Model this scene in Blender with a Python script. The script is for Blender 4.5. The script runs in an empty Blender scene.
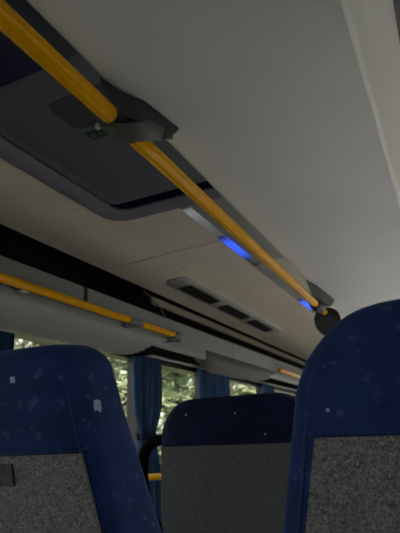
import bpy, bmesh, math, random
from mathutils import Vector, Matrix
random.seed(7)
C = bpy.context.scene.collection
OFF = Vector((0.45, 0.0, 1.2))          # eye position in the coach; all shapes below are measured from the eye
PI = math.pi
# ------------------------------------------------------------------ camera axes
ROW_X = Vector((.8975, .441, -.036)); ROW_U = Vector((.1724, -.274, .946)); ROW_F = Vector((-.4067, .855, .3216))
ROW_F.normalize(); ROW_X = (ROW_X - ROW_X.dot(ROW_F)*ROW_F).normalized(); ROW_U = ROW_X.cross(ROW_F)*1.0
if ROW_U.z < 0: ROW_U = -ROW_U
F = 512.0
def ray(px, py):
    return (ROW_X*(px-200) - ROW_U*(py-266.5) + ROW_F*F).normalized()
def at(px, py, X=None, Y=None, Z=None):
    r = ray(px, py)
    k = X/r.x if X is not None else Y/r.y if Y is not None else Z/r.z
    return r*k

# ------------------------------------------------------------------ materials
def nt(name):
    m = bpy.data.materials.new(name); m.use_nodes = True
    n = m.node_tree; b = n.nodes['Principled BSDF']
    return m, n, b
def L(n, a, ao, b, bi): n.links.new(a.outputs[ao], b.inputs[bi])
def plain(name, col, rough=.6, var=.12, scale=30, metal=0, bump=0, spec=.5, coat=0, bscale=None):
    m, n, b = nt(name)
    b.inputs['Roughness'].default_value = rough; b.inputs['Metallic'].default_value = metal
    b.inputs['Specular IOR Level'].default_value = spec; b.inputs['Coat Weight'].default_value = coat
    b.inputs['Coat Roughness'].default_value = .12
    tc = n.nodes.new('ShaderNodeTexCoord'); no = n.nodes.new('ShaderNodeTexNoise')
    no.inputs['Scale'].default_value = scale; no.inputs['Detail'].default_value = 4
    L(n, tc, 'Object', no, 'Vector')
    cr = n.nodes.new('ShaderNodeValToRGB')
    cr.color_ramp.elements[0].position = .3; cr.color_ramp.elements[1].position = .7
    cr.color_ramp.elements[0].color = [c*(1-var) for c in col]+[1]; cr.color_ramp.elements[1].color = [min(1, c*(1+var)) for c in col]+[1]
    L(n, no, 'Fac', cr, 'Fac'); L(n, cr, 'Color', b, 'Base Color')
    if bump:
        n2 = n.nodes.new('ShaderNodeTexNoise'); n2.inputs['Scale'].default_value = bscale or scale*8
        L(n, tc, 'Object', n2, 'Vector')
        bp = n.nodes.new('ShaderNodeBump'); bp.inputs['Strength'].default_value = bump; bp.inputs['Distance'].default_value = .002
        L(n, n2, 'Fac', bp, 'Height'); L(n, bp, 'Normal', b, 'Normal')
    return m
def emissive(name, col, st, lv=(1, .8, .02), ps=(.3, .6)):
    """a glowing lens, for a lamp and for an imitated reflection, fading towards both ends"""
    m, n, b = nt(name)
    b.inputs['Base Color'].default_value = (*[.08+.3*c for c in col], 1); b.inputs['Emission Color'].default_value = (*col, 1)
    b.inputs['Roughness'].default_value = .3
    tc = n.nodes.new('ShaderNodeTexCoord'); sx = n.nodes.new('ShaderNodeSeparateXYZ'); L(n, tc, 'Generated', sx, 0)
    cr = n.nodes.new('ShaderNodeValToRGB'); cr.color_ramp.interpolation = 'EASE'; e = cr.color_ramp.elements
    e[0].position = 0; e[0].color = (.05,)*3+(1,); e[1].position = 1; e[1].color = (lv[2],)*3+(1,)
    q = e.new(ps[0]); q.color = (lv[0],)*3+(1,); q = e.new(ps[1]); q.color = (lv[1],)*3+(1,)
    L(n, sx, 'Y', cr, 'Fac')
    mu = n.nodes.new('ShaderNodeMath'); mu.operation = 'MULTIPLY'; mu.inputs[1].default_value = st
    L(n, cr, 'Color', mu, 0); L(n, mu, 0, b, 'Emission Strength')
    return m
def glass(name, tint):
    m = bpy.data.materials.new(name); m.use_nodes = True; n = m.node_tree; n.nodes.clear()
    o = n.nodes.new('ShaderNodeOutputMaterial'); mx = n.nodes.new('ShaderNodeMixShader')
    t = n.nodes.new('ShaderNodeBsdfTransparent'); g = n.nodes.new('ShaderNodeBsdfGlossy')
    t.inputs['Color'].default_value = (*tint, 1); g.inputs['Roughness'].default_value = .02
    mx.inputs['Fac'].default_value = .06
    L(n, t, 0, mx, 1); L(n, g, 0, mx, 2); L(n, mx, 0, o, 0)
    return m
def velvet(name, base, hi, sheen=.35):
    m, n, b = nt(name)
    b.inputs['Roughness'].default_value = .9; b.inputs['Specular IOR Level'].default_value = .15
    b.inputs['Sheen Weight'].default_value = sheen; b.inputs['Sheen Roughness'].default_value = .4
    b.inputs['Sheen Tint'].default_value = (.25, .35, .8, 1)
    tc = n.nodes.new('ShaderNodeTexCoord')
    vo = n.nodes.new('ShaderNodeTexVoronoi'); vo.inputs['Scale'].default_value = 26; vo.inputs['Randomness'].default_value = .55
    no = n.nodes.new('ShaderNodeTexNoise'); no.inputs['Scale'].default_value = 55; no.inputs['Detail'].default_value = 3
    mxv = n.nodes.new('ShaderNodeMixRGB'); mxv.inputs['Fac'].default_value = .035
    L(n, tc, 'Object', no, 'Vector'); L(n, tc, 'Object', mxv, 'Color1'); L(n, no, 'Color', mxv, 'Color2'); L(n, mxv, 'Color', vo, 'Vector')
    # broken curl: a ring around each cell centre, interrupted by fine noise
    rg = n.nodes.new('ShaderNodeValToRGB'); e = rg.color_ramp.elements
    e[0].position = .08; e[0].color = (.55, .55, .55, 1); e[1].position = .22; e[1].color = (1, 1, 1, 1)
    q = e.new(.30); q.color = (0, 0, 0, 1)
    L(n, vo, 'Distance', rg, 'Fac')
    n2 = n.nodes.new('ShaderNodeTexNoise'); n2.inputs['Scale'].default_value = 90; n2.inputs['Detail'].default_value = 2
    L(n, tc, 'Object', n2, 'Vector')
    r2 = n.nodes.new('ShaderNodeValToRGB'); r2.color_ramp.elements[0].position = .47; r2.color_ramp.elements[1].position = .66
    L(n, n2, 'Fac', r2, 'Fac')
    mu = n.nodes.new('ShaderNodeMath'); mu.operation = 'MULTIPLY'; L(n, rg, 'Color', mu, 0); L(n, r2, 'Color', mu, 1)
    n3 = n.nodes.new('ShaderNodeTexNoise'); n3.inputs['Scale'].default_value = 14; n3.inputs['Detail'].default_value = 6
    L(n, tc, 'Object', n3, 'Vector')
    cr = n.nodes.new('ShaderNodeValToRGB')
    cr.color_ramp.elements[0].position = .3; cr.color_ramp.elements[1].position = .75
    cr.color_ramp.elements[0].color = [c*.75 for c in base]+[1]; cr.color_ramp.elements[1].color = [c*1.4 for c in base]+[1]
    L(n, n3, 'Fac', cr, 'Fac')
    mx = n.nodes.new('ShaderNodeMixRGB'); L(n, mu, 0, mx, 'Fac'); L(n, cr, 'Color', mx, 'Color1'); mx.inputs['Color2'].default_value = (*hi, 1)
    L(n, mx, 'Color', b, 'Base Color')
    bp = n.nodes.new('ShaderNodeBump'); bp.inputs['Strength'].default_value = .35; bp.inputs['Distance'].default_value = .003
    L(n, n2, 'Fac', bp, 'Height'); L(n, bp, 'Normal', b, 'Normal')
    return m
def felt(name, lo, hi, scale):
    m, n, b = nt(name)
    b.inputs['Roughness'].default_value = .95; b.inputs['Specular IOR Level'].default_value = .1
    tc = n.nodes.new('ShaderNodeTexCoord')
    no = n.nodes.new('ShaderNodeTexNoise'); no.inputs['Scale'].default_value = scale; no.inputs['Detail'].default_value = 5; no.inputs['Distortion'].default_value = 1.6; no.inputs['Roughness'].default_value = .7
    L(n, tc, 'Object', no, 'Vector')
    cr = n.nodes.new('ShaderNodeValToRGB'); cr.color_ramp.elements[0].position = .42; cr.color_ramp.elements[1].position = .74
    cr.color_ramp.elements[0].color = (*lo, 1); cr.color_ramp.elements[1].color = (*hi, 1)
    L(n, no, 'Fac', cr, 'Fac'); L(n, cr, 'Color', b, 'Base Color')
    bp = n.nodes.new('ShaderNodeBump'); bp.inputs['Strength'].default_value = .5; bp.inputs['Distance'].default_value = .003
    L(n, no, 'Fac', bp, 'Height'); L(n, bp, 'Normal', b, 'Normal')
    return m

M = dict(
    ceiling=plain('ceiling_laminate', (.66, .595, .50), .27, .05, 6, bump=.05, spec=1.0),
    rackshade=plain('shaded_rack_plastic', (.205, .205, .208), .5, .04, 5, bump=.08, bscale=400),  # same rack plastic, darkened to imitate the dimmer light on the left
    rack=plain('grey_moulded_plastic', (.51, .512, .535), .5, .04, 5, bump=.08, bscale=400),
    racklit=plain('lit_moulded_plastic', (.62, .61, .585), .5, .04, 5),  # rack plastic made paler to imitate window light on the fascia
    rackdark=plain('dark_grey_plastic', (.075, .077, .08), .5, .06, 8),
    black=plain('black_plastic', (.012, .012, .014), .42, .1, 20),
    hatch=plain('hatch_grey_plastic', (.15, .15, .18), .5, .06, 9, bump=.06, bscale=300),
    hatchlid=plain('hatch_lid_plastic', (.105, .107, .135), .45, .06, 9),
    bracketgrey=plain('bracket_grey_plastic', (.045, .046, .048), .55, .06, 20, spec=.3),
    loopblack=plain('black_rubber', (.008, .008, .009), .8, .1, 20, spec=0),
    sheenlens=emissive('white_sheen_lens', (.9, .95, 1.0), .075, (.9, .35, .02), (.10, .5)),  # faint fading glow stands in for a reflection on the white lens
    cove=plain('brown_cove_strip', (.30, .265, .20), .6, .06, 12),
    platedark=plain('hatch_plate_plastic', (.06, .06, .07), .45, .06, 9),
    navyrub=plain('hatch_blue_seal', (.012, .016, .05), .4, .1, 20),
    yellow=plain('yellow_enamel', (.62, .29, .0), .10, .015, 12, spec=.12, coat=0),
    grille=plain('vent_black_grille', (.02, .02, .02), .5, .1, 40),
    ventgrey=plain('vent_grey_plastic', (.27, .265, .255), .5, .05, 20),
    channel=plain('channel_grey_plastic', (.24, .24, .245), .4, .05, 12),
    lens=plain('milky_lens', (.62, .64, .66), .2, .03, 10, coat=.4),
    bluelens=emissive('blue_lit_lens', (.02, .10, 1.0), .50),
    curtain=plain('blue_curtain_cloth', (.03, .078, .185), .9, .25, 18, bump=.2, bscale=300),
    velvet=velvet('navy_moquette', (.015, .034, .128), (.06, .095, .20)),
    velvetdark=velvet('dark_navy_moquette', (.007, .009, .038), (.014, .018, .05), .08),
    patch=plain('pale_woven_square', (.34, .38, .62), .9, .15, 200),
    seam_highlight=plain('blue_fold_highlight', (.026, .034, .125), .9, .3, 60),  # lighter tint imitates the highlight along the seat's fold
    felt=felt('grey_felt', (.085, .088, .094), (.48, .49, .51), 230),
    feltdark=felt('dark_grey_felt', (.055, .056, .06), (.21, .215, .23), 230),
    metal=plain('brushed_steel', (.5, .5, .5), .35, .05, 30, metal=1),
    floor=plain('grey_vinyl', (.42, .415, .41), .6, .15, 60),
    wall=plain('wall_grey_laminate', (.5, .5, .48), .6, .06, 8),
    roof=plain('roof_lining_black', (.02, .02, .022), .8, .1, 10),
    post=plain('black_window_rubber', (.012, .012, .013), .5, .1, 20),
    headtrim=plain('pale_window_trim', (.55, .55, .54), .5, .04, 10),
    green=plain('green_sticker', (.004, .03, .018), .4, .1, 60),
    greenhi=plain('green_sticker_print', (.02, .12, .06), .4, .1, 60),
    glass=glass('tinted_coach_glass', (.88, .875, .86)),
    bark=plain('tree_bark', (.09, .07, .05), .9, .3, 14, bump=.5),
    grass=plain('roadside_grass', (.20, .22, .09), .95, .4, 1.5),
    road=plain('concrete_road', (.42, .415, .40), .9, .15, 6),
)
def leafmat(name, a, b_):
    m, n, b = nt(name); b.inputs['Roughness'].default_value = .6
    g = n.nodes.new('ShaderNodeNewGeometry'); cr = n.nodes.new('ShaderNodeValToRGB')
    cr.color_ramp.elements[0].color = (*a, 1); cr.color_ramp.elements[1].color = (*b_, 1)
    L(n, g, 'Random Per Island', cr, 'Fac'); L(n, cr, 'Color', b, 'Base Color')
    o = n.nodes['Material Output']; tl = n.nodes.new('ShaderNodeBsdfTranslucent'); mx = n.nodes.new('ShaderNodeMixShader'); mx.inputs[0].default_value = .4
    L(n, cr, 'Color', tl, 'Color'); L(n, b, 0, mx, 1); L(n, tl, 0, mx, 2); L(n, mx, 0, o, 'Surface')
    return m
LEAF = [leafmat('leaf_olive', (.15, .19, .10), (.44, .48, .28)), leafmat('leaf_green', (.09, .135, .07), (.32, .38, .21)), leafmat('leaf_pale', (.20, .235, .14), (.52, .55, .38))]

# ------------------------------------------------------------------ object helpers
def empty(name, loc, label=None, cat=None, group=None, kind=None):
    o = bpy.data.objects.new(name, None); C.objects.link(o); o.location = Vector(loc)+OFF
    o.empty_display_size = .05
    tag(o, label, cat, group, kind); return o
def tag(o, label=None, cat=None, group=None, kind=None):
    if label: o['label'] = label
    if cat: o['category'] = cat
    if group: o['group'] = group
    if kind: o['kind'] = kind
    return o
WORLD = {}
def obj(name, bm, mats, parent=None, smooth=None, label=None):
    """bm is in eye-relative coordinates; the object's origin goes to its parent's place (or its own middle)"""
    bmesh.ops.recalc_face_normals(bm, faces=bm.faces)
    for v in bm.verts: v.co += OFF
    if parent: org = WORLD[parent] if parent in WORLD else parent.location.copy()
    else:
        xs = [v.co for v in bm.verts]
        org = Vector(((min(c.x for c in xs)+max(c.x for c in xs))/2, (min(c.y for c in xs)+max(c.y for c in xs))/2, min(c.z for c in xs)))
    for v in bm.verts: v.co -= org
    me = bpy.data.meshes.new(name); bm.to_mesh(me); bm.free()
    for m in (mats if isinstance(mats, (list, tuple)) else [mats]): me.materials.append(m)
    o = bpy.data.objects.new(name, me); C.objects.link(o)
    if parent: o.parent = parent
    else: o.location = org
    WORLD[o] = org
    if smooth is not None:
        for p in me.polygons: p.use_smooth = True
        try: me.set_sharp_from_angle(angle=math.radians(smooth))
        except Exception: pass
    if label: o['label'] = label
    return o
def NB(): return bmesh.new()
def bow(bm, k, y0, lim=-.2, ymax=1.9):
    for v in bm.verts:
        if v.co.x < lim: v.co.x -= k*(min(v.co.y, ymax)-y0)
    return bm
def box(bm, lo, hi, bev=0, mi=0):
    vs = [bm.verts.new((x, y, z)) for x in (lo[0], hi[0]) for y in (lo[1], hi[1]) for z in (lo[2], hi[2])]
    fs = [bm.faces.new([vs[i] for i in q]) for q in ((0,1,3,2),(4,6,7,5),(0,4,5,1),(2,3,7,6),(0,2,6,4),(1,5,7,3))]
    for f in fs: f.material_index = mi
    if bev:
        es = list({e for f in fs for e in f.edges})
        bmesh.ops.bevel(bm, geom=es, offset=bev, segments=2, affect='EDGES', profile=.5)
def loft(bm, rings, closed=True, caps=True, mi=0):
    R = [[bm.verts.new(p) for p in r] for r in rings]
    n = len(R[0])
    for a, b in zip(R, R[1:]):
        for i in range(n if closed else n-1):
            j = (i+1) % n
            f = bm.faces.new((a[i], a[j], b[j], b[i])); f.material_index = mi
    if caps and closed:
        bm.faces.new(list(reversed(R[0]))).material_index = mi; bm.faces.new(R[-1]).material_index = mi
    return R
def smoothpath(pts, n=8):
    pts = [Vector(p) for p in pts]; out = []
    for i in range(len(pts)-1):
        p0 = pts[max(i-1, 0)]; p1 = pts[i]; p2 = pts[i+1]; p3 = pts[min(i+2, len(pts)-1)]
        for k in range(n):
            t = k/n
            out.append(.5*((2*p1)+(-p0+p2)*t+(2*p0-5*p1+4*p2-p3)*t*t+(-p0+3*p1-3*p2+p3)*t**3))
    out.append(pts[-1]); return out
def tube(bm, pts, r, seg=16, flat=1.0, cap_round=False, mi=0):
    pts = [Vector(p) for p in pts]; rings = []
    up = Vector((0, 0, 1))
    if cap_round:
        a = (pts[0]-pts[1]).normalized(); b = (pts[-1]-pts[-2]).normalized()
        pre = [pts[0]+a*r*math.sin(t) for t in (1.5, 1.1, .6)]; post = [pts[-1]+b*r*math.sin(t) for t in (.6, 1.1, 1.5)]
        rad = [r*math.cos(t) for t in (1.5, 1.1, .6)]+[r]*len(pts)+[r*math.cos(t) for t in (.6, 1.1, 1.5)]
        pts = pre+pts+post
    else: rad = r if isinstance(r, list) else [r]*len(pts)
    for i, p in enumerate(pts):
        t = (pts[min(i+1, len(pts)-1)]-pts[max(i-1, 0)]).normalized()
        u = up if abs(t.dot(up)) < .95 else Vector((0, 1, 0))
        s = t.cross(u).normalized(); w = s.cross(t)
        rings.append([p+s*rad[i]*math.cos(2*PI*k/seg)+w*rad[i]*flat*math.sin(2*PI*k/seg) for k in range(seg)])
    loft(bm, rings, mi=mi)
def sheet(bm, prof, y0, y1, th, ny=1, side=1, mi=0):
    """a curved moulding: profile in (x, z), thickness th, running along the coach from y0 to y1"""
    P = [Vector((p[0], 0, p[1])) for p in prof]; N = []
    for i in range(len(P)):
        t = (P[min(i+1, len(P)-1)]-P[max(i-1, 0)]).normalized()
        N.append(Vector((-t.z, 0, t.x))*side)
    ring = P + [P[i]+N[i]*th for i in range(len(P)-1, -1, -1)]
    loft(bm, [[Vector((p.x, y0+(y1-y0)*k/ny, p.z)) for p in ring] for k in range(ny+1)], mi=mi)
def curve2(pts, n=6): return [(p.x, p.z) for p in smoothpath([(x, 0, z) for x, z in pts], n)]
def rrect(cx, cy, w, h, r, n=6):
    out = []
    for sx, sy, a0 in ((1, 1, 0), (-1, 1, PI/2), (-1, -1, PI), (1, -1, 3*PI/2)):
        for k in range(n+1):
            a = a0+PI/2*k/n
            out.append((cx+sx*(w/2-r)+r*math.cos(a), cy+sy*(h/2-r)+r*math.sin(a)))
    return out

# ================================================================== SETTING
XL, XR, ZF, YB, YF = -1.60, .78, -1.2, -3.2, 7.3
WT, WB = .468, -.36        # window head and sill
def zc(x): return .715 - .020*((x+.65)/.52)**2
bm = NB(); box(bm, (XL-.08, YB-.05, ZF-.06), (XR+.08, YF+.05, ZF)); tag(obj('floor', bm, M['floor']), kind='structure')
# ceiling lining: slabs with fine joints, open where the roof hatch sits
HX0, HX1, HY0, HY1 = -.915, -.385, .30, 1.275
bm = NB()
def slab(x0, x1, y0, y1):
    n = max(2, int((x1-x0)/.04))
    xs = [x0+(x1-x0)*i/n for i in range(n+1)]
    sheet(bm, [(x, zc(x)) for x in xs], y0, y1, .012, 1, 1)
slab(-1.235, .08, YB, HY0+.01); slab(-1.235, HX0+.02, HY0+.01, HY1-.01); slab(HX1-.02, .08, HY0+.01, HY1-.01)
slab(-1.235, .08, HY1-.01, 1.668)
for a, b in ((1.675, 3.55), (3.557, 5.4), (5.404, YF)): slab(-1.235, .08, a, b)
tag(obj('ceiling', bm, M['ceiling'], smooth=30), kind='structure')
bm = NB(); box(bm, (XL-.08, YB-.05, .96), (XR+.08, YF+.05, 1.0)); tag(obj('ceiling_outer', bm, M['roof']), kind='structure')
bm = NB(); box(bm, (-1.275, 2.10, .645), (-1.26, YF, .679)); tag(obj('trim_1', bm, M['cove']), kind='structure')
# side walls
winL = [(-.06, 1.30), (1.38, 2.50), (2.56, 3.36), (3.44, 4.62), (4.74, 5.9), (5.98, 7.1)]
winR = [(-2.9, -1.6), (.55, 1.4), (1.6, 3.0), (3.1, 4.3), (4.4, 5.8), (5.9, 7.1)]
def sidewall(nm, x, out, wins, door=None):
    bm = NB(); a, b = sorted((x, x+out*.06))
    for q0, q1 in (((YB, YF),) if not door else ((YB, door[0]), (door[1], YF))): box(bm, (a, q0, ZF), (b, q1, WB))
    if door: box(bm, (a, door[0], ZF), (b, door[1], -1.12))
    box(bm, (a, YB, WT), (b, YF, .96))
    e = [YB]+[v for w in wins for v in w]+[YF]
    for i in range(0, len(e), 2): box(bm, (a, e[i], WB), (b, e[i+1], WT))
    tag(obj(nm, bm, M['wall']), kind='structure')
sidewall('wall_left', XL, -1, winL); sidewall('wall_right', XR, 1, winR, (1.6, 3.0))
wn = 0
def window(x, out, y0, y1, z0=WB, z1=WT):
    global wn; wn += 1
    w = empty('window_%d' % wn, (x, (y0+y1)/2, z0), kind='structure')
    bm = NB(); a, b = sorted((x-out*.006, x+out*.064)); t = .022
    box(bm, (a, y0-.02, z0-.02), (b, y1+.02, z0+t)); box(bm, (a, y0-.02, z1-t), (b, y1+.02, z1+.01))
    box(bm, (a, y0-.03, z0), (b, y0+t, z1)); box(bm, (a, y1-t, z0), (b, y1+.03, z1))
    obj('window_frame', bm, M['post'], w)
    bm = NB(); box(bm, (x+out*.028, y0+t-.004, z0+t-.004), (x+out*.034, y1-t+.004, z1-t+.004)); obj('pane', bm, M['glass'], w)
    p = bpy.data.lights.new('portal', 'AREA'); p.shape = 'RECTANGLE'; p.size = y1-y0; p.size_y = z1-z0; p.cycles.is_portal = True
    po = bpy.data.objects.new('window_portal', p); C.objects.link(po); po.location = Vector((x+out*.07, (y0+y1)/2, (z0+z1)/2))+OFF
    d = Vector((-out, 0, 0)); po.rotation_euler = d.to_track_quat('-Z', 'Z').to_euler(); 
    # width axis must run along the coach
    R = Matrix((Vector((0, 1, 0)), Vector((0, 0, 1)).copy()*1.0, -d)).transposed()
    if R.determinant() < 0: R = Matrix((Vector((0, -1, 0)), Vector((0, 0, 1)), -d)).transposed()
    po.rotation_euler = R.to_euler()
for a, b in winL: window(XL, -1, a, b)
for a, b in winR:
    if a != 1.6: window(XR, 1, a, b)
window(XR, 1, 1.6, 3.0, -1.12)  # unseen door glazing added to brighten the ceiling ahead
bm = NB(); box(bm, (XL+.0005, YB, WT+.012), (XL+.022, YF, WT+.022), .004); tag(obj('trim_2', bm, M['headtrim']), kind='structure')
p = bpy.data.lights.new('portal', 'AREA'); p.shape = 'RECTANGLE'; p.size = XR-XL-.1; p.size_y = 1.25; p.cycles.is_portal = True
po = bpy.data.objects.new('window_portal', p); C.objects.link(po); po.location = Vector(((XL+XR)/2, YF+.06, -.025))+OFF; po.rotation_euler = (-PI/2, 0, 0)
# back wall and front wall with windscreen
bm = NB()
box(bm, (XL-.06, YB-.05, ZF), (XR+.06, YB, -.2)); box(bm, (XL-.06, YB-.05, .62), (XR+.06, YB, .96))
box(bm, (XL-.06, YB-.05, -.2), (XL+.1, YB, .62)); box(bm, (XR-.1, YB-.05, -.2), (XR+.06, YB, .62))
tag(obj('wall_back', bm, M['wall']), kind='structure')
wn += 1; w = empty('window_%d' % wn, ((XL+XR)/2, YB, -.2), kind='structure')  # unseen rear window added to light the seat backs
bm = NB(); box(bm, (XL+.09, YB-.03, -.21), (XR-.09, YB+.01, -.18)); box(bm, (XL+.09, YB-.03, .60), (XR-.09, YB+.01, .63)); obj('window_frame', bm, M['post'], w)
bm = NB(); box(bm, (XL+.09, YB-.024, -.19), (XR-.09, YB-.018, .61)); obj('pane', bm, M['glass'], w)
p = bpy.data.lights.new('portal', 'AREA'); p.shape = 'RECTANGLE'; p.size = XR-XL-.2; p.size_y = .8; p.cycles.is_portal = True
po = bpy.data.objects.new('window_portal', p); C.objects.link(po); po.location = Vector(((XL+XR)/2, YB-.06, .21))+OFF; po.rotation_euler = (PI/2, 0, 0)
bm = NB()
box(bm, (XL-.06, YF, ZF), (XR+.06, YF+.05, -.65)); box(bm, (XL-.06, YF, .60), (XR+.06, YF+.05, .96))
box(bm, (XL-.06, YF, -.65), (XL+.06, YF+.05, .60)); box(bm, (XR-.06, YF, -.65), (XR+.06, YF+.05, .60))
tag(obj('wall_front', bm, M['wall']), kind='structure')
wn += 1; w = empty('window_%d' % wn, ((XL+XR)/2, YF, -.65), kind='structure')
bm = NB(); box(bm, (XL+.05, YF-.01, -.66), (XR-.05, YF+.03, -.63)); box(bm, (XL+.05, YF-.01, .58), (XR-.05, YF+.03, .61)); box(bm, (-.43, YF-.01, -.65), (-.41, YF+.03, .60)); obj('window_frame', bm, M['post'], w)
bm = NB(); box(bm, (XL+.05, YF+.012, -.64), (XR-.05, YF+.018, .59)); obj('pane', bm, M['glass'], w)

# ================================================================== ROOF HATCH
h = empty('roof_hatch', ((HX0+HX1)/2, (HY0+HY1)/2, .66), 'dark grey roof hatch recessed in the beige ceiling between the racks', 'roof hatch')
hcx, hcy, hw, hh = (HX0+HX1)/2, (HY0+HY1)/2, HX1-HX0, HY1-HY0
def ringset(specs, n=8):
    return [[Vector((x, y, z)) for x, y in rrect(hcx, hcy, hw-2*i, hh-2*i, max(.01, r), n)] for i, z, r in specs]
bm = NB()
loft(bm, ringset([(.012, .735, .07), (.0, .715, .075), (.0, .688, .075), (.006, .678, .075), (.014, .675, .07), (.020, .6755, .06), (.062, .676, .05), (.069, .680, .045), (.071, .712, .045), (.030, .735, .05)]), caps=False)
obj('frame', bm, M['hatch'], h, 40)
bm = NB()
loft(bm, ringset([(.0705, .684, .045), (.0725, .684, .045), (.0735, .712, .04), (.0705, .716, .04)]), caps=False)
obj('seal', bm, M['navyrub'], h, 40, label='dark blue inner wall of the hatch')
lx0, lx1, ly0, ly1 = HX0+.0665, HX1-.076, HY0+.11, HY1-.105
bm = NB(); loft(bm, [[Vector((x, y, z)) for x, y in rrect(hcx, hcy, hw-.14, hh-.14, .045)] for z in (.720, .712)]); 
obj('backing', bm, M['navyrub'], h, label='dark blue backing seen in the gap at the front')
bm = NB(); loft(bm, [[Vector((x, y, z)) for x, y in rrect((lx0+lx1)/2, (ly0+ly1)/2, lx1-lx0-2*i, ly1-ly0-2*i, .035)] for z, i in ((.7125, 0), (.690, 0), (.686, .004), (.6855, .012))])
loft(bm, [[Vector((x, y, z)) for x, y in rrect((lx0+lx1)/2, (ly0+ly1)/2, lx1-lx0-.07-2*i, ly1-ly0-.07-2*i, .03)] for z, i in ((.6865, 0), (.683, 0), (.682, .003))])
obj('lid', bm, M['hatchlid'], h, 35)
a_, b_ = at(45, 106, Z=.68), at(76, 131, Z=.68)
px0, px1, py0, py1 = a_.x, a_.x+.26, a_.y, b_.y
bm = NB(); loft(bm, [[Vector((x, y, z)) for x, y in rrect((px0+px1)/2, (py0+py1)/2, px1-px0-2*i, py1-py0-2*i, .02)] for z, i in ((.6825, 0), (.680, .0), (.6785, .002))])
obj('handle_plate', bm, M['platedark'], h, 35, label='darker flush handle plate')
bm = NB(); loft(bm, [[Vector((x, y, z)) for x, y in rrect(-.65, .475, .40-2*i, .25-2*i, .03)] for z, i in ((.6825, 0), (.680, .0), (.6785, .002))])
obj('hatch_pane', bm, M['navyrub'], h, 35, label='dark blue pane at the near end')
kp = at(98, 124, Z=.68)
bm = NB(); tube(bm, [(kp.x, kp.y, .682), (kp.x, kp.y, .670)], .007, 14); tube(bm, [(kp.x, kp.y, .6705), (kp.x, kp.y, .667)], .0045, 12); obj('latch_button', bm, M['lens'], h, 40, label='small white latch button')
sp = at(97, 134, Z=.682)
bm = NB(); box(bm, (sp.x-.022, sp.y-.016, .6805), (sp.x+.022, sp.y+.016, .6825)); box(bm, (sp.x-.015, sp.y-.008, .6801), (sp.x-.004, sp.y+.009, .6806), mi=1); box(bm, (sp.x+.004, sp.y-.005, .6801), (sp.x+.014, sp.y+.004, .6806), mi=1)
obj('sticker', bm, [M['green'], M['greenhi']], h, label='small dark green sticker')

# ================================================================== CEILING FITTINGS
# vent with three grilles
VX, VY0, VY1 = -1.062, 1.95, 3.42
def zrel(x, y, d): return Vector((x, y, zc(x)-d))
v = empty('ceiling_vent', (VX, (VY0+VY1)/2, .66), 'long grey ceiling vent with three black grilles', 'vent')
vw = .122
def vring(i, d): return [zrel(x, y, d) for x, y in rrect(VX, (VY0+VY1)/2, vw-2*i, VY1-VY0-2*i, .055-i*.6, 8)]
bm = NB(); loft(bm, [vring(0, -.004), vring(0, .006), vring(.008, .012)]); obj('vent_frame', bm, M['ventgrey'], v, 40)
for k in range(3):
    y0 = VY0+.11+k*.44; y1 = y0+.34
    bm = NB(); loft(bm, [[zrel(x, y, d) for x, y in rrect(VX, (y0+y1)/2, 0.07-2*i, y1-y0-2*i, .012, 4)] for i, d in ((0, .0115), (0, .0145), (.003, .016))])
    for q in range(9):
        yy = y0+.02+q*(y1-y0-.04)/8
        a = [zrel(VX-.03, yy-.004, .0155), zrel(VX+.03, yy-.004, .0155), zrel(VX+.03, yy+.004, .0155), zrel(VX-.03, yy+.004, .0155)]
        loft(bm, [a, [p+Vector((0, .006, -.006)) for p in a]])
    obj('grille', bm, M['grille'], v)
# light channels along the right edge of the ceiling
def strip(name, x0, x1, y0, y1, lab, white, blue):
    r = empty(name, (x0, (y0+y1)/2, .66), lab, 'light', 'ceiling light strips above the right rack')
    bm = NB(); z = zc(x0)
    sheet(bm, [(x0, z-.001), (x0+.004, z-.016), (x0+.012, z-.020), (x1-.012, zc(x1)-.020), (x1-.002, zc(x1)-.014), (x1, zc(x1)-.001)], y0, y1, .003, 1, 1); obj('housing', bm, M['channel'], r, 40)
    for nm, m_, (a, b) in (('lens', M['sheenlens'] if x1 > -.55 else M['channel'], white), ('blue_lens', M['bluelens'], blue)):
        bm = NB(); box(bm, (x0+.010, a, z-.025), (x0+.042, b, z-.0185), .004); obj(nm, bm, m_, r, label='lit blue lens' if nm == 'blue_lens' else 'white lens with its reflection made to glow' if x1 > -.55 else 'unlit grey lens')
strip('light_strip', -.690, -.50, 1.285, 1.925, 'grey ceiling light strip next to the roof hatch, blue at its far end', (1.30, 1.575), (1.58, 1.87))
strip('light_strip', -.690, -.60, 1.935, 3.05, 'narrow grey ceiling light strip with blue lamp above rail end, past the nearer strip', (1.95, 2.60), (2.62, 2.92))
for i, (px, py) in enumerate(((79, 212), (184, 270))):
    p = at(px, py, Z=.70); p.z = zc(p.x)
    bm = NB(); tube(bm, [(p.x, p.y, p.z+.001), (p.x, p.y, p.z-.003)], .008, 16); tag(obj('trim_%d' % (3+i), bm, M['ceiling'], smooth=40), kind='structure')

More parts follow.
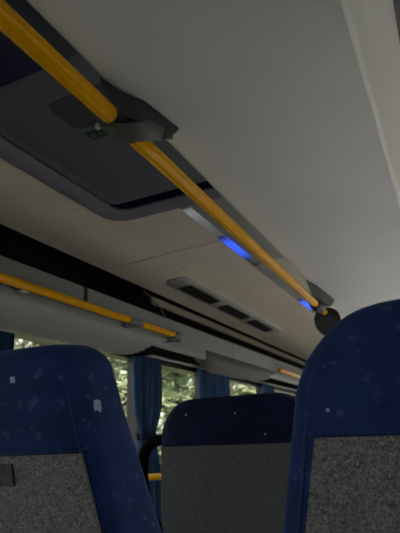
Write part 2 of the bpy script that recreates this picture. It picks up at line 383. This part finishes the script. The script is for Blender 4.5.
# ================================================================== RIGHT RACK
EX, EZ = -.336, .440
rr = empty('luggage_rack', (-.2, 3.5, .42), 'wide smooth grey luggage rack overhead on the right', 'luggage rack')
WX = XR-.012
bm = NB()
prof = curve2([(EX+.006, EZ+.022), (EX, EZ+.008), (EX+.006, EZ+.0005), (EX+.03, EZ-.001), (-.2, EZ-.004), (-.039, EZ-.002)], 5)
sheet(bm, prof, YB+.02, YF-.1, .006, 24, 1); bow(bm, .010, .45, -.25, 1.8); obj('underside', bm, M['rack'], rr, 50)
bm = NB(); sheet(bm, curve2([(-.039, EZ-.0025), (-.032, EZ+.002), (-.022, EZ+.022), (.010, .52), (.014, .545)], 5), YB+.02, YF-.1, .006, 8, 1); obj('side_fascia', bm, M['racklit'], rr, 50, label='sloping fascia with its window light painted paler')
bm = NB(); sheet(bm, [(.014, .546), (.16, .55), (.20, .52)], YB+.02, YF-.1, .006, 2, 1); obj('service_channel', bm, M['black'], rr, 50, label='black service channel')
bm = NB(); sheet(bm, curve2([(.20, .519), (.24, .49), (.5, .50), (WX, .52)], 5), YB+.02, YF-.1, .006, 4, 1); obj('outer_panel', bm, M['rack'], rr, 50)
bm = NB(); box(bm, (EX+.005, YB+.03, EZ+.012), (WX, YF-.11, EZ+.02+.09)) if False else None
sheet(bm, [(WX-.01, .56), (WX-.01, .94)], YB+.02, YF-.1, .006); obj('back_panel', bm, M['rackdark'], rr)

# ------------------------------------------------------------------ yellow handrails
RX, RZ, RR = -.340, .400, .0122
hr = empty('handrail', (RX, 1, RZ), 'thick yellow handrail under the edge of the right overhead rack', 'handrail')
bm = NB(); tube(bm, [(RX, -1.0+.05*k, RZ) for k in range(30)]+[(RX, .455, RZ)], RR, 24, cap_round=True)
bow(bm, .015, .62); obj('rail', bm, M['yellow'], hr, 40)
bm = NB(); tube(bm, [(RX, .52+.05*k, RZ) for k in range(25)], RR, 24, cap_round=True)
bow(bm, .015, .62); obj('rail', bm, M['yellow'], hr, 40)
def crescent(bm, near, far, zs, th=.004, n=16):
    """crescent-shaped lip of a moulded sleeve: hangs from the rack edge and cradles the rail from below"""
    A = smoothpath([at(px, py, Z=z) for (px, py), z in zip(near, zs)], n//4); B = smoothpath([at(px, py, Z=z-.002) for (px, py), z in zip(far, zs)], n//4)
    rings = []
    for a, b in zip(A, B):
        m_ = (a+b)/2+Vector((0, 0, -.003)); up = Vector((0, 0, th))
        rings.append([a, m_, b, b+up, m_+up, a+up])
    loft(bm, rings)
def wing(bm, pts, z0, z1):
    c = Vector((sum(p[0] for p in pts)/len(pts), sum(p[1] for p in pts)/len(pts), 0))
    loft(bm, [[Vector((x+(c.x-x)*i, y+(c.y-y)*i, z)) for x, y in pts] for z, i in ((z1, 0), (z1-.004, 0), ((z0+z1)/2, .12), (z0, .35))])
bm = NB(); wing(bm, [(RX-.004, .455), (RX+.004, .44), (EX+.002, .43), (EX+.012, .47), (EX+.026, .50), (EX+.036, .575), (EX+.012, .565), (RX+.004, .545), (RX-.004, .54)], RZ+.006, EZ-.0025)
obj('bracket_wing', bm, M['black'], hr, 30, label='black wing joining bracket and rack')
bm = NB(); crescent(bm, [(99, 124), (114, 126), (131, 125), (150, 123), (173, 137)], [(99, 126), (113, 137), (131, 141.5), (153, 141), (173, 139)], [.402, .386, .383, .395, .434]); obj('bracket', bm, M['bracketgrey'], hr, 50, label='dark grey crescent bracket')
bm = NB(); tube(bm, [(RX, .45+.01*k, RZ+.001) for k in range(11)], .0115, 20); bow(bm, .015, .62); obj('bracket_core', bm, M['black'], hr, 50, label='black core of the near bracket')
bm = NB(); tube(bm, [(RX, 1.585, RZ), (RX, 1.59, RZ), (RX, 1.62, RZ-.001), (RX, 1.655, RZ), (RX, 1.66, RZ)], [.014, .019, .021, .019, .014], 20); wing(bm, [(RX-.006, 1.585), (RX+.010, 1.50), (EX+.008, 1.44), (EX+.022, 1.52), (EX+.03, 1.62), (EX+.034, 1.72), (EX+.02, 1.70), (RX+.006, 1.66), (RX-.006, 1.655)], RZ+.004, EZ-.0025); bow(bm, .015, .62); obj('bracket', bm, M['black'], hr, 50, label='black sleeve bracket near the rail end')
# rounded guard plate at the rail's end
bm = NB()
g = []
for k in range(28):
    a = 2*PI*k/28
    rx = .046; rz = .062 if math.sin(a) < 0 else .04
    g.append((RX-.004+rx*math.cos(a), RZ-.012+rz*math.sin(a)))
loft(bm, [[Vector((RX-.004+(x-RX+.004)*s, y, RZ-.012+(z-RZ+.012)*s)) for x, z in g] for s, y in ((.86, 1.772), (1, 1.778), (1, 1.795), (.9, 1.806), (.6, 1.815))])
bow(bm, .015, .62); obj('end_guard', bm, M['black'], hr, 40, label='black rounded end guard')

LX, LZ = -.955, .397
hl = empty('handrail', (LX, .8, LZ), 'long yellow handrail along the left overhead rack above the nearest curtain', 'handrail')
bm = NB(); tube(bm, [(LX, -1.0+.05*k, LZ) for k in range(50)], RR, 20, cap_round=True); obj('rail', bm, M['yellow'], hl, 40)
bm = NB(); tube(bm, [(LX, 1.495+.045*k, LZ) for k in range(7)], RR, 20, cap_round=True); obj('rail', bm, M['yellow'], hl, 40)
def cup(bm, y0, y1, drop=.0):
    rings = []
    for j in range(7):
        t = j/6; k = 1.12+.35*math.sin(PI*t)
        ring = []
        for i in range(11):
            a = PI*(.0+1.0*i/10)
            ring.append(Vector((LX+.0135*k*math.cos(a)*(1.0), y0+(y1-y0)*t, LZ-.0135*k*math.sin(a))))
        ring = [Vector((-.982, y0+(y1-y0)*t-.02, LZ-.028-drop))]+ring[::-1][0:1]+ring[::-1][1:] if False else ring
        rings.append(ring+[p+Vector((0, 0, .004)) for p in ring[::-1]])
    loft(bm, rings)
    # arm to the rack fascia
    tube(bm, smoothpath([(LX-.004, (y0+y1)/2-.01, LZ-.018), (LX-.008, (y0+y1)/2-.03, LZ-.022), (-.967, (y0+y1)/2-.045, LZ-.020)], 5), .009, 12, .6)
bm = NB(); cup(bm, 1.425, 1.505); obj('bracket', bm, M['rackdark'], hl, 50, label='dark grey bracket')
bm = NB(); cup(bm, 1.735, 1.80, .01)
loft(bm, [[Vector((LX-.002+.018*s*math.cos(2*PI*k/16), y, LZ-.003+.020*s*math.sin(2*PI*k/16))) for k in range(16)] for s, y in ((.9, 1.772), (1, 1.778), (1, 1.795), (.7, 1.806))])
obj('bracket', bm, M['rackdark'], hl, 50, label='dark grey end bracket')
tp = at(28, 294, Z=.372)
bm = NB(); box(bm, (LX-.018, tp.y-.014, LZ-.0195), (LX+.001, tp.y+.014, LZ-.0112), .003); obj('clip', bm, M['ventgrey'], hl)

# ================================================================== LEFT RACK
lr = empty('luggage_rack', (-1.2, 3.5, .3), 'long grey overhead luggage rack on the left above the curtained windows', 'luggage rack')
segs = [(-1.55, 1.225), (1.245, 2.42), (2.428, 4.0), (4.008, 5.6), (5.608, 7.2)]
top = [(-1.0, .468), (-.992, .470), (-.986, .462), (-.9855, .43), (-.9865, .375), (-.990, .355), (-1.0, .346), (-1.012, .350)]
for a, b in segs:
    bm = NB(); sheet(bm, curve2(top, 4), a, b, .006, 4, -1); obj('fascia', bm, M['rackshade'], lr, 50)
bm = NB(); box(bm, (-1.004, 1.222, .452), (-.99, 1.248, .466)); obj('joint_clip', bm, M['black'], lr)
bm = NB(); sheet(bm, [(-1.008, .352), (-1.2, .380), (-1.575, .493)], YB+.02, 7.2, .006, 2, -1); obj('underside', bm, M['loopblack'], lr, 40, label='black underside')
bm = NB(); sheet(bm, [(-1.57, .5), (-1.57, .94)], YB+.02, 7.2, .006, 1, 1); obj('back_panel', bm, M['black'], lr)
def belly(bm, y0, y1, zb, ins, rnear, rfar, zt=.397, ds=1):
    """bulged moulding under the fascia with rounded ends"""
    n = 44; rings = []
    e_ = [(1-math.cos(PI/2*j/16)) for j in range(17)]
    ys = [y0+rnear*q for q in e_]+[y0+rnear+(y1-rfar-y0-rnear)*j/12 for j in range(1, 12)]+[y1-rfar*q for q in e_[::-1]]
    for y in ys:
        a = min(1, max(0, (y-y0)/rnear)) if rnear else 1; b = min(1, max(0, (y1-y)/rfar))
        k = max(0, 1-(1-a)**2.6)**.385*max(0, 1-(1-b)**2.3)**.435; k = max(k, .02)
        ring = []
        for x, z in curve2([(-.9875, zt+.004), (-.9875+.009*k, zt-.014*k), (-.987+.002*k, zt-.045*k), (-1.030, zt-(zt-zb)*.93*k), (-1.07, zt-(zt-zb)*k), (-1.13, zt-(zt-zb)*.72*k), (-1.20, zt-(zt-zb)*.40*k), (-1.24, zt+.008)], 4):
            ring.append(Vector((x-ins if x > -.9876 else -.9875+(x+.9875)*ds-ins, y, z)))
        rings.append(ring)
    loft(bm, rings)
bm = NB(); belly(bm, -1.5, 1.835, .2998, .0035, .2, .42); obj('belly_gap', bm, M['loopblack'], lr, 60, label='black rim standing in for the dark gap around the belly panel')  # black copy put in for the shaded gap around the panel
bm = NB(); belly(bm, -1.5, 1.79, .2985, 0, .2, .40); obj('belly_panel', bm, M['rackshade'], lr, 60)
bm = NB(); belly(bm, 2.10, 3.12, .298, 0, .12, .80, .386, .34); obj('belly_panel', bm, M['bracketgrey'], lr, 60, label='shade-darkened bulged panel with a pointed far end')  # darker plastic imitates the weaker light on this bay's panel
bm = NB(); tube(bm, smoothpath([(-1.004, 1.60, .548), (-1.002, 1.64, .536), (-.996, 1.70, .508), (-.990, 1.745, .466)], 5), .0022, 8)
obj('divider_edge', bm, M['rackdark'], lr, 40)
bm = NB(); loft(bm, [[Vector((x, y, z)) for y, z in ((1.60, .548), (1.64, .536), (1.70, .508), (1.745, .466), (1.745, .40), (1.60, .40))] for x in (-1.02, -1.026)]); obj('divider', bm, M['loopblack'], lr, label='black end divider')
h2 = empty('handrail', (LX, 3.5, LZ), 'short distant yellow handrail on the left rack past the shade-darkened bulge', 'handrail')
bm = NB(); tube(bm, [(LX, 3.1+.1*k, LZ-.004) for k in range(13)], .013, 16, cap_round=True); obj('rail', bm, M['yellow'], h2, 40)
for y in (3.2, 4.2):
    bm = NB(); tube(bm, [(LX-.004, y, LZ-.006), (-.985, y, LZ-.006)], .008, 10); obj('bracket', bm, M['rackdark'], h2, 40)

# ================================================================== CURTAINS
def curtain(y0, y1, lab, tie=None, folds=5, amp=.022, x=XL+.05, lean=0):
    c = empty('curtain', (x, (y0+y1)/2, WB), lab, 'curtain', 'blue window curtains')
    bm = NB(); ny, nz = folds*10, 26; rows = []
    for j in range(nz+1):
        z = WT-.008+(WB-.06-WT)*j/nz
        pin = 1.0
        if tie is not None: pin = 1-.42*math.exp(-((z-tie)/.11)**2)
        row = []
        for i in range(ny+1):
            s = i/ny
            yc = (y0+y1)/2; y = yc+(y0+(y1-y0)*s-yc)*pin + lean*(WT-z) + .004*math.sin(9*z+s*7)
            xx = x+amp*math.sin(2*PI*folds*s+.6*math.sin(5*z))*(.75+.25*math.sin(3*s*folds+1))*(1 if pin > .9 else .8)
            row.append(Vector((xx, y, z)))
        rows.append(row+[p+Vector((.002, 0, 0)) for p in row[::-1]])
    loft(bm, rows); obj('cloth', bm, M['curtain'], c, 60)
    if tie is not None:
        bm = NB(); yc = (y0+y1)/2+lean*(WT-tie); w = (y1-y0)*.31
        ring = [Vector((x+.03*math.cos(a), yc+w*math.sin(a), tie)) for a in [2*PI*k/24 for k in range(24)]]
        loft(bm, [[p+Vector((0, 0, dz)) for p in ring] for dz in (-.018, .018)]); obj('tieback', bm, M['velvetdark'], c, 40)
    else:
        bm = NB(); box(bm, (x-.006, y0-.01, WT-.016), (x+.006, y1+.01, WT-.004)); obj('heading_tape', bm, M['velvetdark'], c)
    return c
curtain(1.22, 1.50, 'dark blue curtain at the far left behind the nearest seat')
curtain(2.35, 2.66, 'blue gathered curtain with tieback between near left and centre seats', tie=.03, folds=5)
curtain(3.15, 3.385, 'nearer of two touching blue curtains above the centre seat', folds=4)
curtain(3.41, 3.68, 'farther of two touching blue curtains above the centre seat', folds=4)
curtain(4.47, 4.78, 'most distant narrow blue curtain close to the right seat', folds=5)

# ================================================================== SEATS
def make_seat(cx, y0, lab, W=.22, H=.175, hb=-.012, recline=14, patches=(), dark=False, flare=.03, pan_in=.05, T=.155, corner=.085):
    V = M['velvetdark'] if dark else M['velvet']; G = M['feltdark'] if dark else M['felt']  # dark copies put the dimmer light farther ahead into the cloth colours
    base = Vector((cx, y0+.1, ZF))
    s = empty('coach_seat', base, lab, 'seat', 'high-backed coach seats')
    ca, sa = math.cos(math.radians(recline)), math.sin(math.radians(recline))
    def P(u, d, hh): return Vector((cx+u, y0-hh*sa+d*ca, hh*ca+d*sa*.5))
    h0 = -.80
    def halfw(hh):
        w = W+flare*min(1, max(0, (.12-hh)/.42))
        ht = H-corner
        if hh > ht: w = w-corner+math.sqrt(max(0, corner**2-(hh-ht)**2))*1.0
        return w
    def dep(hh):
        t = T+.05*min(1, max(0, (.05-hh)/.4)); rt = .045; lo, hi = 0, t
        if hh > H-rt:
            k = rt-math.sqrt(max(0, rt**2-(hh-(H-rt))**2)); lo += k*.8; hi -= k
        return lo, hi
    def ring(hh, bulge=0, n=56):
        a = halfw(hh); lo, hi = dep(hh); c = (lo+hi)/2; b = (hi-lo)/2; out = []
        for k in range(n):
            q = 2*PI*k/n; e = .34
            u = a*math.copysign(abs(math.cos(q))**e, math.cos(q)); d = c+b*math.copysign(abs(math.sin(q))**e, math.sin(q))
            if d < c and bulge: d -= bulge*max(0, 1-abs(u/a)**8)*min(1, (c-d)/b)
            out.append(P(u, d, hh))
        return out
    hs = [h0+(hb-h0)*k/14 for k in range(15)]
    bm = NB(); loft(bm, [ring(x) for x in hs]); obj('backrest', bm, V, s, 60)
    tops = [hb, hb+.004]+[hb+.004+(H-corner-hb)*k/8 for k in range(1, 8)]+[H-corner+corner*math.sin(PI/2*k/11) for k in range(0, 12)]
    tops = sorted(set(round(x, 5) for x in tops))
    bm = NB(); loft(bm, [ring(x, .010 if x > hb+.002 else .004) for x in tops])
    # pale woven squares of the moquette pattern, part of the cover's cloth
    from mathutils.bvhtree import BVHTree
    bmesh.ops.recalc_face_normals(bm, faces=bm.faces)
    tr = BVHTree.FromBMesh(bm)
    for px, py, sz in patches:
        r = ray(px, py); hit, nrm, _, _ = tr.ray_cast(Vector((0, 0, 0)), r)
        if hit is None: continue
        if nrm.dot(r) > 0: nrm = -nrm
        e1 = nrm.cross(Vector((0, 0, 1))).normalized(); e2 = nrm.cross(e1)
        q = [hit+nrm*.0012+e1*sz*x+e2*sz*y for x, y in ((-1, -.9), (.2, -1.1), (1, -.8), (1.0, .2), (.9, 1.0), (.2, .7), (-.8, 1.1), (-1, .2))]
        f = bm.faces.new([bm.verts.new(p) for p in q]); f.material_index = 1
    obj('headrest_cover', bm, [V, M['patch']], s, 60)
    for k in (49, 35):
        bm = NB(); tube(bm, [ring(x)[k] for x in hs[6:-1]]+[ring(x, .006)[k] for x in tops[1:-4]], .0024, 8); obj('seam_highlight', bm, M['seam_highlight'], s, 60)
    # grey felt panel on the rear of the back
    bm = NB(); rows = []
    n = 16
    for k in range(9):
        hh = h0+.12+(hb-.002-h0-.12)*k/8; a = halfw(hh)-pan_in
        row = [P(a*(-1+2*i/n), -.0015-.004*(1-abs(-1+2*i/n)**6), hh) for i in range(n+1)]
        rows.append(row+[P(a*(1-2*i/n), .006, hh) for i in range(n+1)])
    loft(bm, rows); obj('back_panel', bm, G, s, 60)
    # cushion, base, legs
    yb = y0+h0*sa
    bm = NB(); box(bm, (cx-W-.02, y0-.02, -.78), (cx+W+.02, y0+.50, -.64), .035); obj('seat_cushion', bm, V, s, 40)
    bm = NB(); box(bm, (cx-W+.02, y0+.0, -.85), (cx+W-.02, y0+.44, -.782), .01); obj('seat_base', bm, M['black'], s)
    for sx in (-1, 1):
        bm = NB(); box(bm, (cx+sx*(W-.08)-.02, y0+.10, ZF), (cx+sx*(W-.08)+.02, y0+.34, -.848), .006); obj('leg', bm, M['rackdark'], s)
    return s, P, halfw
make_seat(.032, .655, 'bright blue high-backed seat right in front on the right', W=.205, H=.155, hb=.000, recline=11, corner=.11, patches=((328, 410, .0022),), pan_in=.040, flare=.11)
left_seat, PL, _ = make_seat(-.815, .735, 'blue high-backed seat at lower left with two pale fabric squares', W=.231, H=.178, hb=-.012, recline=15, patches=((97, 406, .0105), (13, 380, .006)), corner=.065, pan_in=.024, flare=.06)
tb = at(7, 475, Y=.745)
bm = NB(); u0, u1, h0_, h1_ = tb.x-.045+.815, tb.x+.021+.815, tb.z-.020, tb.z+.019
loft(bm, [[PL(u, d, q) for u, q in ((u0, h0_), (u1, h0_), (u1, h1_), (u0, h1_))] for d in (-.0115, -.0035)])
obj('fabric_tab', bm, M['feltdark'], left_seat, label='dark grey square tab')
make_seat(-.835, 1.985, 'shade-darkened navy seat farther ahead in the centre with black grab loop', W=.325, H=.168, hb=-.018, recline=10, dark=True, flare=.05, pan_in=.018, corner=.155, patches=((186, 415, .004), (235, 413, .003), (265, 434, .003)))
seat_mid = [o for o in C.objects if o.name.startswith('coach_seat')][-1]
pts = [(172, 441), (160, 440), (150, 445), (144, 456), (142, 472), (144, 492), (150, 515)]
path = smoothpath([at(x, y, Y=2.05) for x, y in pts], 5)
path.append(Vector((-1.13, 2.08, -.5)))
bm = NB(); tube(bm, path, .029, 14, .8); obj('grab_loop', bm, M['loopblack'], seat_mid, 40)
# yellow guard rail by the window, seen between the seats
g = at(153, 477, Y=2.30)
gr = empty('guard_rail', (-1.37, 2.30, ZF), 'low yellow guard rail by the window beside the centre seat', 'rail')
bm = NB(); tube(bm, smoothpath([(-1.47, 2.30, ZF+.012), (-1.47, 2.30, -.9), (-1.47, 2.30, g.z-.08), (-1.45, 2.30, g.z-.015), (-1.40, 2.30, g.z), (-1.33, 2.30, g.z), (-1.28, 2.30, g.z-.015), (-1.26, 2.30, g.z-.08), (-1.26, 2.30, -.9), (-1.26, 2.30, ZF+.012)], 6), .015, 16); obj('rail', bm, M['yellow'], gr, 40)
for x in (-1.47, -1.26):
    bm = NB(); tube(bm, [(x, 2.30, ZF), (x, 2.30, ZF+.015)], .032, 20); obj('foot_flange', bm, M['rackdark'], gr, 40)

# ================================================================== OUTSIDE
GZ = -2.5
bm = NB(); box(bm, (-60, -30, GZ-.1), (-4, 90, GZ)); tag(obj('ground', bm, M['grass']), kind='structure')
bm = NB(); box(bm, (-4, -30, GZ-.12), (40, 90, GZ-.02)); tag(obj('road', bm, M['road']), kind='structure')
def tree(x, y, hgt, rad, mi, lab, crown0=.06, n=5200, group='trees outside the left windows'):
    t = empty('roadside_tree', (x, y, GZ), lab, 'tree', group)
    rnd = random.Random(int(x*31+y*17))
    bm = NB(); path = smoothpath([(x, y, GZ), (x+.1, y+.05, GZ+hgt*.3), (x-.05, y+.2, GZ+hgt*.6), (x, y+.1, GZ+hgt*.9)], 5)
    tube(bm, path, [.22*(1-.85*i/(len(path)-1))*hgt/8 for i in range(len(path))], 10)
    for k in range(9):
        a = rnd.uniform(0, 2*PI); z = GZ+hgt*rnd.uniform(.25, .75); q = Vector((x, y, z))
        e = q+Vector((math.cos(a)*rad*.7, math.sin(a)*rad*.7, hgt*.12))
        pp = smoothpath([q, (q+e)/2+Vector((0, 0, .1)), e], 4); tube(bm, pp, [.07*(1-.8*i/(len(pp)-1)) for i in range(len(pp))], 6)
    obj('trunk', bm, M['bark'], t, 50)
    bm = NB()
    cl = []
    for k in range(34):
        th = rnd.uniform(0, 2*PI); zz = rnd.uniform(crown0, 1.0); rr_ = rad*math.sqrt(max(.1, 1-((zz-.5)/.62)**2))*rnd.uniform(.35, 1)
        cl.append((Vector((x+rr_*math.cos(th), y+rr_*math.sin(th), GZ+hgt*zz)), rnd.uniform(.5, 1.0)*rad*.36))
    for i in range(n):
        c, r = cl[i % len(cl)]
        d = Vector((rnd.gauss(0, 1), rnd.gauss(0, 1), rnd.gauss(0, .8))).normalized()*r*rnd.uniform(.3, 1)
        p = c+d; s = rnd.uniform(.09, .2)*(1+rad*.14)
        u = Vector((rnd.uniform(-1, 1), rnd.uniform(-1, 1), rnd.uniform(-.5, .5))).normalized(); w = u.cross(Vector((rnd.uniform(-1, 1), rnd.uniform(-1, 1), 1))).normalized()
        b = u.cross(w)*.15*s
        bm.faces.new([bm.verts.new(q) for q in (p-u*s, p-u*.2*s+w*.55*s+b, p+u*s, p-u*.2*s-w*.55*s+b)])
    obj('crown', bm, LEAF[mi], t)
spots = [(-8+.5*math.sin(i*2.1), 2.6+5.4*i, 6.6+.8*math.sin(i*1.7), 1.85, (0, 2, 1)[i % 3]) for i in range(8)]
spots += [(-15+.5*math.cos(i*2.3), 6+7.2*i, 9+math.cos(i*1.3), 2.45, (1, 0, 2)[i % 3]) for i in range(7)]
spots += [(-25, 14+11*i, 12, 3.9, (1, 2)[i % 2]) for i in range(5)]
for i, s_ in enumerate(spots):
    tree(*s_, 'leafy green roadside tree outside the left coach windows')
bm = NB(); rnd = random.Random(5)  # out-of-view foliage added to cut sideways skylight
for i in range(9000):
    p = Vector((13+rnd.uniform(-1.2, 1.2), rnd.uniform(-14, 30), GZ+rnd.uniform(0, 6.5))); q = rnd.uniform(.15, .35)
    u = Vector((rnd.uniform(-.4, .4), rnd.uniform(-1, 1), rnd.uniform(-1, 1))).normalized(); w_ = u.cross(Vector((1, rnd.uniform(-.5, .5), rnd.uniform(-.5, .5)))).normalized()
    bm.faces.new([bm.verts.new(c) for c in (p-u*q, p+w_*.55*q, p+u*q, p-w_*.55*q)])
tag(obj('skylight_screen', bm, LEAF[1]), 'added unseen leafy hedge across the road', 'skylight_screen', kind='stuff')

# ================================================================== LIGHT
w = bpy.data.worlds.new('sky'); bpy.context.scene.world = w; w.use_nodes = True
bg = w.node_tree.nodes['Background']; bg.inputs['Color'].default_value = (.90, .96, 1.0, 1); bg.inputs['Strength'].default_value = 1.0
sun = bpy.data.lights.new('sun', 'SUN'); sun.energy = 7; sun.angle = .02; sun.color = (1, .96, .88)
so = bpy.data.objects.new('sun', sun); C.objects.link(so)
so.rotation_euler = Vector((-.52, .50, -.72)).to_track_quat('-Z', 'Y').to_euler()

# ================================================================== CAMERA
cd = bpy.data.cameras.new('camera'); co = bpy.data.objects.new('camera', cd); C.objects.link(co)
R = Matrix((ROW_X, ROW_U, -ROW_F)).transposed()
co.matrix_world = Matrix.Translation(OFF) @ R.to_4x4()
cd.sensor_fit = 'VERTICAL'; cd.sensor_height = 36; cd.lens = F/533*36; cd.clip_start = .01; cd.clip_end = 300
cd.dof.use_dof = True; cd.dof.focus_distance = 1.0; cd.dof.aperture_fstop = 8
sc = bpy.context.scene; sc.camera = co
sc.view_settings.view_transform = 'Standard'; sc.view_settings.look = 'None'; sc.view_settings.gamma = 1; sc.view_settings.use_curve_mapping = False
sc.view_settings.exposure = 1.24
sc.cycles.max_bounces = 12; sc.cycles.diffuse_bounces = 6; sc.cycles.transparent_max_bounces = 12
sc.cycles.use_denoising = True; sc.cycles.sample_clamp_indirect = 4
